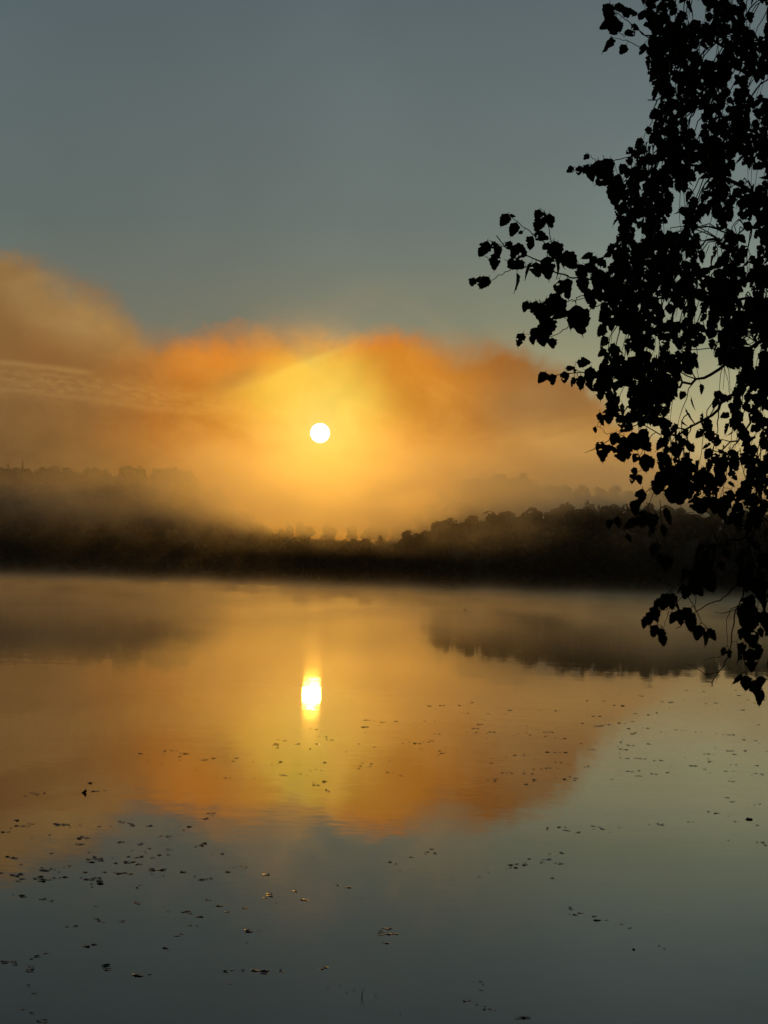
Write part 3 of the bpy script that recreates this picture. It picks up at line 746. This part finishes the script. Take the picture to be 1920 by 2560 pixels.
class Leafage:
    def __init__(s): s.V = []; s.F = []
    def leaf(s, p, size, ang, tilt=None, var=None):
        "blade base at p; ang = direction of the tip in the frame, 0 = straight down, 90 = to the right"
        V, F = LEAVES[rb.randrange(24) if var is None else var]
        b = len(s.V)
        tw = rb.gauss(0, 42) if tilt is None else tilt
        m = Matrix.Rotation(R(ang), 3, 'Y') @ Matrix.Rotation(R(rb.uniform(-25, 25)), 3, 'X')
        q = Matrix(((1, 0, 0), (0, 0, 1), (0, 1, 0)))       # leaf plane (x,-y) to (x, z-down)
        tws = Matrix.Rotation(R(tw), 3, 'Z')
        mm = Matrix.Rotation(R(-ang), 3, 'Y') @ tws @ Matrix.Rotation(R(rb.uniform(-22, 22)), 3, 'X') @ q
        for v in V: s.V.append(p + mm @ (v * size))
        s.F += [tuple(b + k for k in f) for f in F]
class Wood:
    def __init__(s): s.V = []; s.F = []
    def tube(s, pts, r0, r1, n=5):
        pts = [Vector(p) for p in pts]; b0 = len(s.V); m = len(pts)
        for i, p in enumerate(pts):
            d = pts[min(i + 1, m - 1)] - pts[max(i - 1, 0)]
            d = d.normalized() if d.length > 1e-6 else Vector((0, 0, 1))
            a = d.cross(Vector((.2, 1, .3))); a = a.normalized() if a.length > 1e-4 else Vector((1, 0, 0)); bb = d.cross(a)
            rr = r0 + (r1 - r0) * i / (m - 1); rr *= rb.uniform(.92, 1.1)
            for k in range(n):
                t = 2 * math.pi * k / n; s.V.append(p + (a * math.cos(t) + bb * math.sin(t)) * rr)
        for i in range(m - 1):
            for k in range(n): s.F.append((b0 + i * n + k, b0 + i * n + (k + 1) % n, b0 + (i + 1) * n + (k + 1) % n, b0 + (i + 1) * n + k))
def jitter(pts, amt, sub=3):
    out = []
    for a, b_ in zip(pts, pts[1:]):
        for k in range(sub):
            t = k / sub; p = a.lerp(b_, t)
            if k: p = p + Vector((rb.gauss(0, amt), rb.gauss(0, amt), rb.gauss(0, amt)))
            out.append(p)
    out.append(pts[-1]); return out
PXM = 1 / FPX
# free-standing sprays: depth, twigs [(radius mm, [(x,y)...])], leaves [(x, y, length, tip angle)]   tip angle 0 down, 90 right, -90 left
SPRAYS = [
 (6.3, [(2.2, [(1660, 120), (1612, 88), (1592, 72), (1570, 52), (1548, 36), (1526, 22)]), (1.4, [(1600, 118), (1565, 100), (1540, 96), (1526, 92)]), (1.3, [(1592, 72), (1560, 92), (1545, 78)])],
  [(1524, 8, 46, -10), (1520, 28, 34, 20), (1536, 12, 36, 70), (1552, 26, 40, 75), (1540, 40, 40, -20), (1530, 52, 34, -55), (1548, 52, 26, 10), (1546, 76, 22, -70), (1560, 84, 24, 100), (1528, 92, 44, -12), (1578, 62, 22, 60), (1566, 112, 26, -30), (1588, 80, 24, -60)]),
 (6.4, [(1.8, [(1745, 150), (1712, 112), (1684, 78), (1660, 52), (1636, 34), (1618, 26)]), (1.2, [(1712, 112), (1676, 100), (1648, 92), (1632, 88)]), (1.2, [(1700, 40), (1690, 10), (1676, -12)]), (1.2, [(1690, 150), (1650, 150), (1622, 142)])],
  [(1612, 24, 34, -12), (1622, 24, 32, 8), (1634, 44, 26, 0), (1648, 28, 28, 60), (1652, 36, 24, 80), (1640, 60, 34, -8), (1628, 58, 22, -60), (1650, 62, 26, 20), (1664, 44, 30, -25), (1672, 52, 34, 10), (1682, 66, 36, 0), (1694, 74, 38, 15), (1690, 92, 34, -10), (1706, 98, 40, 0), (1668, 96, 36, -5), (1650, 88, 36, 0), (1636, 86, 30, -20), (1658, 100, 30, 10), (1718, 112, 40, -15), (1692, 20, 24, -40), (1686, 2, 26, -30), (1624, 138, 36, 0), (1640, 144, 40, 5), (1656, 144, 36, -10), (1670, 146, 42, 10), (1630, 110, 38, 5), (1612, 108, 30, -20)]),
 (6.1, [(2.0, [(1600, 385), (1560, 395), (1530, 404), (1488, 412), (1466, 413), (1440, 420)]), (1.2, [(1490, 405), (1478, 390), (1468, 382)])],
  [(1466, 384, 14, 0), (1472, 386, 18, -40), (1448, 414, 24, 5), (1434, 418, 20, -50), (1478, 414, 38, 5), (1496, 400, 46, 10), (1510, 396, 50, 20), (1526, 396, 40, -10), (1532, 430, 48, -50), (1548, 450, 60, 5), (1470, 410, 26, -20), (1535, 440, 30, 60)]),
 (5.9, [(3.0, [(1640, 715), (1560, 705), (1485, 700), (1432, 695), (1410, 686), (1382, 677), (1348, 652), (1320, 640), (1292, 628), (1262, 617), (1252, 604), (1241, 589)]),
        (1.8, [(1425, 672), (1402, 650), (1372, 616), (1340, 590), (1312, 570), (1296, 556), (1284, 548), (1274, 538)]), (1.4, [(1378, 606), (1374, 580), (1371, 566), (1362, 540), (1355, 524)]),
        (1.8, [(1382, 660), (1328, 665), (1297, 672), (1290, 670), (1262, 680), (1240, 694), (1212, 705), (1190, 700)]), (1.1, [(1228, 652), (1212, 640), (1206, 634)]), (1.0, [(1262, 617), (1245, 610), (1232, 606)])],
  [(1270, 534, 34, -25), (1274, 537, 14, 80), (1292, 556, 36, -20), (1308, 579, 14, -70), (1332, 590, 40, -25), (1334, 587, 36, 84), (1349, 523, 30, -15), (1354, 546, 34, -20), (1362, 530, 36, 0), (1374, 534, 34, 5), (1385, 602, 50, 10), (1372, 606, 26, -20),
   (1396, 606, 40, 25), (1218, 602, 44, -15), (1230, 604, 26, 40), (1242, 612, 32, 15), (1240, 632, 40, -10), (1264, 606, 24, 45), (1276, 618, 46, 62), (1268, 652, 46, 66), (1292, 682, 42, 0), (1184, 694, 26, -15), (1200, 690, 30, 5), (1222, 692, 34, -35),
   (1312, 655, 22, -70), (1330, 655, 42, -5), (1340, 655, 38, 5), (1352, 655, 36, 30), (1368, 640, 56, 5), (1384, 636, 50, 10), (1402, 636, 40, 70), (1402, 640, 30, 20), (1412, 632, 44, 40), (1446, 660, 46, 15), (1452, 690, 40, 10), (1462, 660, 40, 60),
   (1418, 695, 48, 5), (1398, 700, 40, 20), (1482, 632, 30, -60), (1490, 640, 26, -30), (1470, 720, 34, 5), (1488, 722, 34, 25), (1500, 672, 50, -10), (1495, 645, 30, 40), (1520, 690, 46, 10)]),
 (6.0, [(2.6, [(1600, 748), (1566, 757), (1530, 760), (1500, 762), (1478, 770), (1466, 778)]), (1.8, [(1530, 760), (1502, 740), (1478, 738), (1450, 748), (1428, 754)]), (1.8, [(1478, 735), (1442, 744), (1424, 752), (1400, 760)]),
        (1.4, [(1424, 812), (1400, 832), (1378, 842), (1340, 838), (1308, 834)]), (1.2, [(1424, 800), (1388, 790)])],
  [(1380, 738, 50, 0), (1396, 732, 46, -20), (1366, 750, 52, 5), (1350, 756, 50, 10), (1340, 752, 34, 0), (1318, 752, 28, -10), (1326, 755, 28, 15), (1362, 778, 46, -5), (1372, 792, 44, 0), (1358, 806, 40, -5), (1364, 824, 34, 5), (1344, 818, 36, -15), (1352, 834, 34, 10),
   (1332, 836, 24, 10), (1308, 832, 34, -15), (1380, 844, 26, 5), (1440, 762, 70, 4), (1448, 770, 46, 20), (1424, 780, 40, 0), (1412, 770, 44, -20), (1400, 742, 44, 0), (1478, 740, 36, 5), (1484, 720, 40, 20), (1524, 768, 36, -30), (1536, 780, 46, 0), (1512, 782, 40, -5), (1556, 770, 50, 15), (1566, 790, 44, 0)]),
 (5.8, [(2.2, [(1640, 960), (1545, 948), (1500, 932), (1452, 930), (1420, 934), (1386, 938), (1362, 932)]), (1.2, [(1458, 932), (1432, 920)])],
  [(1364, 930, 30, -30), (1366, 934, 16, 0), (1380, 934, 28, 5), (1410, 928, 28, 5), (1414, 920, 22, 90), (1442, 905, 32, 88), (1437, 922, 12, 0), (1436, 942, 24, -30), (1444, 940, 32, 20), (1452, 938, 34, 0), (1468, 946, 36, 5), (1478, 920, 44, 0), (1498, 948, 48, 5), (1512, 930, 44, 10), (1462, 925, 34, 60)]),
 (6.2, [(1.8, [(1600, 1058), (1560, 1078), (1528, 1095), (1500, 1112), (1476, 1127), (1462, 1132)]), (1.2, [(1560, 1090), (1530, 1082), (1518, 1086), (1506, 1072), (1494, 1067)]), (1.0, [(1500, 1112), (1478, 1124)])],
  [(1500, 1030, 34, 5), (1488, 1066, 16, 0), (1506, 1104, 26, -20), (1502, 1112, 40, 5), (1506, 1125, 34, 90), (1546, 1118, 36, 20), (1560, 1090, 50, 5), (1540, 1080, 36, -10), (1580, 1080, 50, 15), (1572, 1110, 36, 0), (1520, 1020, 40, 5)]),
 (6.2, [(1.4, [(1612, 1110), (1604, 1134), (1596, 1142), (1588, 1150)]), (1.2, [(1612, 1130), (1612, 1160), (1600, 1178), (1590, 1186)])],
  [(1612, 1134, 44, 8), (1594, 1134, 22, -25), (1627, 1144, 26, 15), (1584, 1168, 20, 20), (1586, 1184, 24, -10), (1594, 1186, 24, 20)]),
 (6.0, [(1.7, [(1700, 1180), (1660, 1205), (1635, 1215), (1612, 1236), (1588, 1268), (1560, 1284), (1530, 1302), (1516, 1306)]), (1.2, [(1640, 1222), (1622, 1262), (1608, 1290)]), (1.2, [(1650, 1250), (1655, 1320), (1668, 1380), (1664, 1400)]), (1.0, [(1632, 1300), (1638, 1340)])],
  [(1606, 1222, 42, -15), (1592, 1250, 30, -15), (1586, 1262, 26, 10), (1526, 1298, 22, -10), (1544, 1292, 26, 10), (1608, 1276, 40, -5), (1622, 1282, 42, 15), (1640, 1284, 42, 0), (1664, 1268, 44, 5), (1596, 1300, 38, -60), (1568, 1334, 24, 10), (1632, 1316, 26, 0), (1656, 1312, 28, 10), (1644, 1356, 36, -10), (1666, 1388, 38, 5), (1652, 1384, 26, -10), (1630, 1215, 24, 60)]),
 (5.9, [(2.6, [(1890, 1420), (1862, 1434), (1850, 1452), (1822, 1484), (1800, 1502), (1776, 1508), (1742, 1528), (1712, 1554), (1690, 1572)]), (1.4, [(1742, 1528), (1726, 1502), (1716, 1488), (1690, 1505), (1672, 1522), (1650, 1528), (1638, 1540), (1622, 1556)]),
        (1.3, [(1738, 1526), (1740, 1492), (1736, 1470)]), (1.3, [(1742, 1530), (1752, 1552), (1768, 1572), (1776, 1578)]), (1.5, [(1760, 1380), (1738, 1420), (1720, 1438), (1702, 1458), (1686, 1467), (1676, 1478)]), (1.0, [(1686, 1467), (1672, 1462), (1660, 1458)]), (1.1, [(1672, 1528), (1664, 1552), (1658, 1568)]), (1.0, [(1720, 1475), (1700, 1482), (1680, 1484)])],
  [(1752, 1376, 56, -20), (1772, 1372, 50, 5), (1760, 1396, 60, -10), (1748, 1416, 60, 5), (1762, 1420, 64, 15), (1776, 1430, 44, 20), (1742, 1440, 44, -5), (1716, 1422, 30, -25), (1722, 1464, 34, -20), (1712, 1462, 26, -60), (1740, 1462, 30, 30), (1682, 1482, 40, -5), (1674, 1484, 44, -30),
   (1664, 1488, 36, -10), (1690, 1498, 36, 10), (1650, 1496, 28, -30), (1640, 1514, 40, -10), (1628, 1528, 34, -10), (1618, 1540, 30, -20), (1698, 1522, 38, 10), (1692, 1530, 32, -25), (1728, 1520, 42, -40), (1728, 1534, 44, -8), (1732, 1532, 20, 10), (1750, 1562, 38, -8), (1758, 1574, 38, 8), (1768, 1572, 34, 55), (1642, 1562, 34, -20), (1652, 1570, 30, 10), (1654, 1588, 26, 15)]),
 (6.1, [(3.0, [(1905, 1250), (1885, 1330), (1868, 1400), (1862, 1440), (1858, 1490), (1848, 1512), (1838, 1528), (1832, 1570), (1826, 1620), (1822, 1640), (1796, 1680), (1782, 1702), (1780, 1716)]), (1.5, [(1848, 1512), (1826, 1524), (1816, 1550), (1818, 1590), (1822, 1624)]),
        (1.4, [(1840, 1522), (1812, 1532), (1796, 1532), (1786, 1528)]), (1.4, [(1796, 1680), (1766, 1686), (1744, 1672), (1720, 1660)]), (1.3, [(1812, 1636), (1800, 1642), (1774, 1646), (1760, 1650)]), (1.5, [(1920, 1500), (1902, 1540), (1900, 1580), (1896, 1608)]), (1.5, [(1866, 1560), (1862, 1590), (1856, 1612)]), (1.2, [(1860, 1650), (1868, 1690), (1876, 1710)]), (1.2, [(1925, 1680), (1908, 1712), (1900, 1730)])],
  [(1812, 1618, 22, -20), (1822, 1624, 22, 10), (1842, 1606, 46, 10), (1866, 1610, 40, 0), (1856, 1606, 30, -10), (1874, 1620, 56, 5), (1892, 1608, 38, 10), (1852, 1684, 32, -10), (1864, 1688, 36, 5), (1882, 1700, 40, 25), (1905, 1690, 26, -10), (1906, 1724, 38, -18), (1855, 1570, 28, -5), (1878, 1572, 44, 0), (1900, 1568, 24, 15),
   (1872, 1490, 46, -5), (1892, 1440, 60, -5), (1902, 1470, 56, 0), (1866, 1510, 50, -8), (1890, 1520, 44, 10), (1880, 1534, 46, -10), (1864, 1420, 50, -5), (1876, 1452, 30, -30), (1884, 1452, 28, 20), (1914, 1530, 50, 5), (1868, 1540, 46, -5), (1925, 1650, 34, -10)]),
 (6.2, [(1.7, [(1700, 1078), (1682, 1100), (1680, 1140), (1680, 1178)]), (1.4, [(1704, 1100), (1708, 1140), (1706, 1180)]), (1.4, [(1798, 1130), (1796, 1160), (1788, 1190)]), (1.4, [(1828, 1142), (1812, 1180), (1808, 1220)]), (1.3, [(1850, 1120), (1852, 1160), (1862, 1190), (1866, 1230), (1870, 1290)]), (1.6, [(1900, 1110), (1898, 1170), (1880, 1200)]), (1.5, [(1780, 1190), (1782, 1230), (1780, 1246)])],
  [(1698, 1160, 40, -5), (1676, 1168, 44, -8), (1716, 1172, 42, 0), (1664, 1180, 46, 5), (1690, 1188, 50, -10), (1648, 1196, 40, -8), (1720, 1200, 46, 10), (1704, 1208, 50, 0), (1674, 1216, 40, 5), (1740, 1180, 40, 10), (1754, 1172, 42, 5), (1780, 1190, 40, 0), (1802, 1175, 42, 0), (1738, 1240, 46, 12),
   (1764, 1240, 40, -5), (1784, 1240, 44, 0), (1808, 1240, 50, 0), (1808, 1266, 44, -5), (1838, 1272, 42, 10), (1828, 1224, 42, -15), (1872, 1196, 56, -10), (1896, 1190, 46, 10), (1862, 1220, 40, -30), (1890, 1280, 40, 0), (1870, 1296, 34, 5), (1908, 1260, 46, -15), (1806, 1140, 40, 5), (1842, 1136, 46, 0)]),
]
# the mass of the crown: hanging sprays grown inside this outline (left edge by height), with gaps left open
EDGE = [(-60, 1560), (0, 1600), (60, 1612), (110, 1610), (180, 1628), (240, 1624), (270, 1600), (300, 1640), (330, 1575), (380, 1556), (430, 1548), (480, 1552), (520, 1542), (600, 1540), (640, 1492), (700, 1482), (760, 1500), (800, 1508), (860, 1494), (900, 1488), (960, 1478), (1000, 1512), (1040, 1518), (1090, 1542), (1120, 1570), (1150, 1620), (1200, 1640), (1250, 1662), (1300, 1780), (1360, 1740), (1400, 1700), (1450, 1800), (1520, 1850), (1600, 1870)]
GAPS = [(1690, 560, 26, 34), (1775, 590, 42, 46), (1860, 560, 60, 14), (1880, 605, 30, 30), (1760, 640, 14, 40), (1745, 780, 14, 40), (1690, 790, 30, 20), (1660, 775, 12, 14), (1595, 600, 18, 20), (1770, 910, 44, 50), (1820, 960, 44, 44), (1730, 960, 36, 30), (1690, 1030, 30, 40), (1640, 880, 22, 26), (1560, 845, 30, 26),
        (1790, 1020, 16, 26), (1750, 40, 26, 26), (1830, 190, 10, 30), (1790, 125, 34, 14), (1740, 300, 26, 18), (1745, 290, 14, 24), (1650, 250, 12, 12), (1900, 220, 30, 18), (1750, 1130, 26, 40), (1640, 1110, 24, 44), (1830, 1110, 30, 26), (1870, 1060, 20, 40), (1895, 900, 16, 30), (1655, 745, 14, 20),
        (1740, 1330, 60, 34), (1830, 1340, 30, 22), (1850, 1500, 30, 60), (1830, 1430, 30, 30), (1900, 1330, 14, 30), (1770, 1290, 30, 20), (1850, 1180, 16, 50), (1905, 1030, 12, 30), (1890, 60, 14, 18), (1700, 20, 16, 26), (1560, 985, 24, 22), (1650, 420, 14, 14), (1750, 460, 22, 22), (1700, 500, 20, 20), (1890, 450, 22, 20), (1840, 430, 16, 24), (1860, 730, 18, 10), (1880, 850, 22, 14), (1580, 890, 12, 14), (1700, 870, 10, 24), (1800, 815, 12, 20)]
def edge_x(y):
    for (a, xa), (b_, xb) in zip(EDGE, EDGE[1:]):
        if y <= b_: return xa + (xb - xa) * max(0, (y - a)) / (b_ - a)
    return 1880
GAPS = [(a, b_, c * (.72 if b_ > 500 else 1), d * (.72 if b_ > 500 else 1)) for a, b_, c, d in GAPS]
def open_here(x, y, grow=0):
    if x < edge_x(y) + 6: return True
    for gx, gy, rx, ry in GAPS:
        if ((x - gx) / (rx + grow)) ** 2 + ((y - gy) / (ry + grow)) ** 2 < 1: return True
    return False
# boughs: depth, radius at the trunk (m), path in the frame from the trunk side leftwards
BOUGHS = [
 (7.0, .030, [(2160, 520), (2040, 330), (1930, 190), (1830, 120), (1740, 90), (1640, 100), (1590, 70)]),
 (6.6, .028, [(2150, 620), (2010, 470), (1890, 330), (1780, 270), (1700, 250), (1620, 250)]),
 (6.3, .028, [(2150, 760), (2010, 590), (1880, 480), (1760, 420), (1660, 400), (1590, 392)]),
 (6.8, .026, [(2160, 420), (2050, 200), (1960, 40), (1900, -40), (1780, -60), (1690, -20)]),
 (6.1, .034, [(2130, 800), (2000, 710), (1920, 694), (1840, 704), (1760, 690), (1690, 672), (1600, 680), (1540, 690)]),
 (6.0, .024, [(2130, 900), (2010, 800), (1900, 760), (1800, 720), (1740, 735), (1660, 745), (1590, 752)]),
 (6.3, .026, [(2130, 1000), (2010, 900), (1920, 850), (1835, 890), (1760, 945), (1700, 968), (1640, 958), (1560, 950)]),
 (6.2, .024, [(2130, 1010), (2020, 930), (1900, 950), (1800, 1010), (1740, 1060), (1690, 1090), (1640, 1080)]),
 (6.4, .024, [(2130, 1080), (2020, 1000), (1960, 1010), (1917, 1100), (1905, 1200), (1888, 1270), (1872, 1310)]),
 (6.0, .022, [(2140, 1160), (2040, 1120), (1960, 1180), (1905, 1290), (1850, 1350), (1780, 1370), (1740, 1385)]),
 (6.7, .026, [(2150, 700), (2060, 560), (1960, 560), (1880, 570), (1800, 600)]),
 (6.5, .026, [(2150, 860), (2040, 760), (1960, 900), (1900, 1010), (1860, 1080), (1800, 1130)]),
]
TX, TY = at_depth(2190, 1300, 6.6).x, at_depth(2190, 1300, 6.6).y
def build_birch():
    base_z = 3.35 * (1 - sst(2.0, 10.5, TY)) - 1.2 * sst(8, 12, TY)
    root = empty('birch_tree', (TX, TY, base_z)); inv = Vector((-TX, -TY, -base_z))
    tag(root, 'big leafy birch leaning in from the right, its hanging leaves black against the dawn', 'tree')
    w = Wood()
    tp = [Vector((.05, 0, -.5)), Vector((.0, 0, .6)), Vector((-.03, .02, 2.0)), Vector((.04, .05, 4.0)), Vector((.02, .12, 6.5)), Vector((.15, .2, 9.5))]
    w.tube(jitter(tp, .015), .16, .05, 12)
    link('trunk', mesh('trunk', w.V, w.F, True), M_bark, root)
    def finish(wd, lf, name='branch'):
        wd.V = [v + inv for v in wd.V]; lf.V = [v + inv for v in lf.V]
        br = link(name, mesh(name, wd.V, wd.F, True), M_twig, root)
        fl = link('foliage', mesh('foliage', lf.V, lf.F), M_leaf, br)
        return br
    bw = [Wood() for _ in BOUGHS]; bl = [Leafage() for _ in BOUGHS]; nodes = []
    for bi, (d, r, path) in enumerate(BOUGHS):
        pts = [at_depth(x, y, d + .25 * math.sin(k * 1.3 + bi)) for k, (x, y) in enumerate(path)]
        pts[0] = Vector((TX, TY + .05, pts[0].z - .1))
        jp = jitter(pts, .006, 4); bw[bi].tube(jp, r * .3, .0018, 6)
        for k, p in enumerate(jp):
            # back to frame coordinates, to find the nearest bough for a spray
            q = M.inverted() @ p; nodes.append((960 + q.x / -q.z * FPX, 1280 - q.y / -q.z * FPX, bi, p, -q.z))
    def attach(x, y):
        best = min(nodes, key=lambda n_: (n_[0] - x - 25) ** 2 + ((n_[1] - y + 40) * 1.0) ** 2 + (3000 if n_[1] > y else 0))
        return best
    count = 0
    y = -50
    tries = 0
    cells = {}
    while tries < 26000 and count < 900:
        tries += 1
        sy = rb.uniform(-70, 1500); sx = rb.uniform(1480, 2010)
        if open_here(sx, sy, 8): continue
        key = (int(sx / (27 if sy < 950 else 34 if sy < 1150 else 48)), int(sy / (35 if sy < 950 else 48 if sy < 1150 else 66)))
        lim = 1
        if cells.get(key, 0) >= lim: continue
        cells[key] = cells.get(key, 0) + 1
        nx_, ny_, bi, p0, dn = attach(sx, sy)
        d = dn + rb.uniform(-.35, .5)
        ln = rb.uniform(60, 170)
        drift = rb.uniform(-45, 20)
        pts = []
        for k in range(5):
            t = k / 4; pts.append((sx + drift * t + rb.uniform(-5, 5), sy - 20 + ln * t ** 1.1))
        P3 = [at_depth(a, b_, d + .03 * k) for k, (a, b_) in enumerate(pts)]
        m = int(ln / 14); todo = []
        for k in range(m):
            t = (k + .3) / m; f = t * 4; i = min(3, int(f)); p = P3[i].lerp(P3[i + 1], f - i)
            q = M.inverted() @ p; fx, fy = 960 + q.x / -q.z * FPX, 1280 - q.y / -q.z * FPX
            size = rb.uniform(23, 43)
            side = 1 if k % 2 else -1
            cx, cy = fx + side * 9, fy + size * .5
            if open_here(cx, cy) or open_here(cx, cy + size * .35) or open_here(cx + side * 6, cy):
                if k < 2: break
                continue
            todo.append((t, p, side, size))
        if len(todo) < 3: continue
        tend = todo[-1][0] * 4; i = min(3, int(tend)); P4 = P3[:i + 1] + [P3[i].lerp(P3[i + 1], max(.15, tend - i))]
        far = (P3[0] - p0).length
        if far > .015:
            midp = p0.lerp(P3[0], .5) + Vector((0, 0, .03 * min(1, far * 3)))
            bw[bi].tube(jitter([p0, midp, P3[0]], .003, 2), .0022, .0014, 4)
        bw[bi].tube(P4, .0014, .0006, 4)
        for t, p, side, size in todo:
            bl[bi].leaf(p + Vector((side * rb.uniform(.004, .014), rb.uniform(-.02, .02), -size * PXM * d * .12)), size * PXM * d, side * rb.uniform(0, 45) + rb.gauss(0, 10))
        count += 1
    for bi in range(len(BOUGHS)): finish(bw[bi], bl[bi])
    for d, twigs, leaves in SPRAYS:
        w = Wood(); lf = Leafage()
        for q, (r, path) in enumerate(twigs):
            pts = [at_depth(x, y, d + .05 * math.sin(k + q)) for k, (x, y) in enumerate(path)]
            if q == 0:
                n_ = min(nodes, key=lambda n_: (n_[0] - path[0][0]) ** 2 + (n_[1] - path[0][1]) ** 2)
                pts = [n_[3]] + pts
            w.tube(jitter(pts, .0016, 3), r * .001, r * .00045, 5)
        for x, y, s, a in leaves:
            p = at_depth(x, y, d + rb.uniform(-.04, .04)); sz = s * 1.2 * PXM * d
            lf.leaf(p, sz, a, tilt=rb.choice((rb.gauss(0, 22), rb.gauss(0, 22), rb.gauss(180, 22), rb.gauss(0, 55))))
            # stalk reaching the nearest twig
            n2 = []
            for r, path in twigs:
                for (xa, ya), (xb, yb) in zip(path, path[1:]):
                    L2 = (xb - xa) ** 2 + (yb - ya) ** 2; t = max(0, min(1, ((x - xa) * (xb - xa) + (y - ya) * (yb - ya)) / max(L2, 1)))
                    qx, qy = xa + (xb - xa) * t, ya + (yb - ya) * t; n2.append(((qx - x) ** 2 + (qy - y) ** 2, qx, qy))
            _, qx, qy = min(n2)
            w.tube([at_depth(qx, qy, d), at_depth((qx + x) / 2, (qy + y) / 2 - 2, d), p], .0008, .0006, 4)
        finish(w, lf)
build_birch()
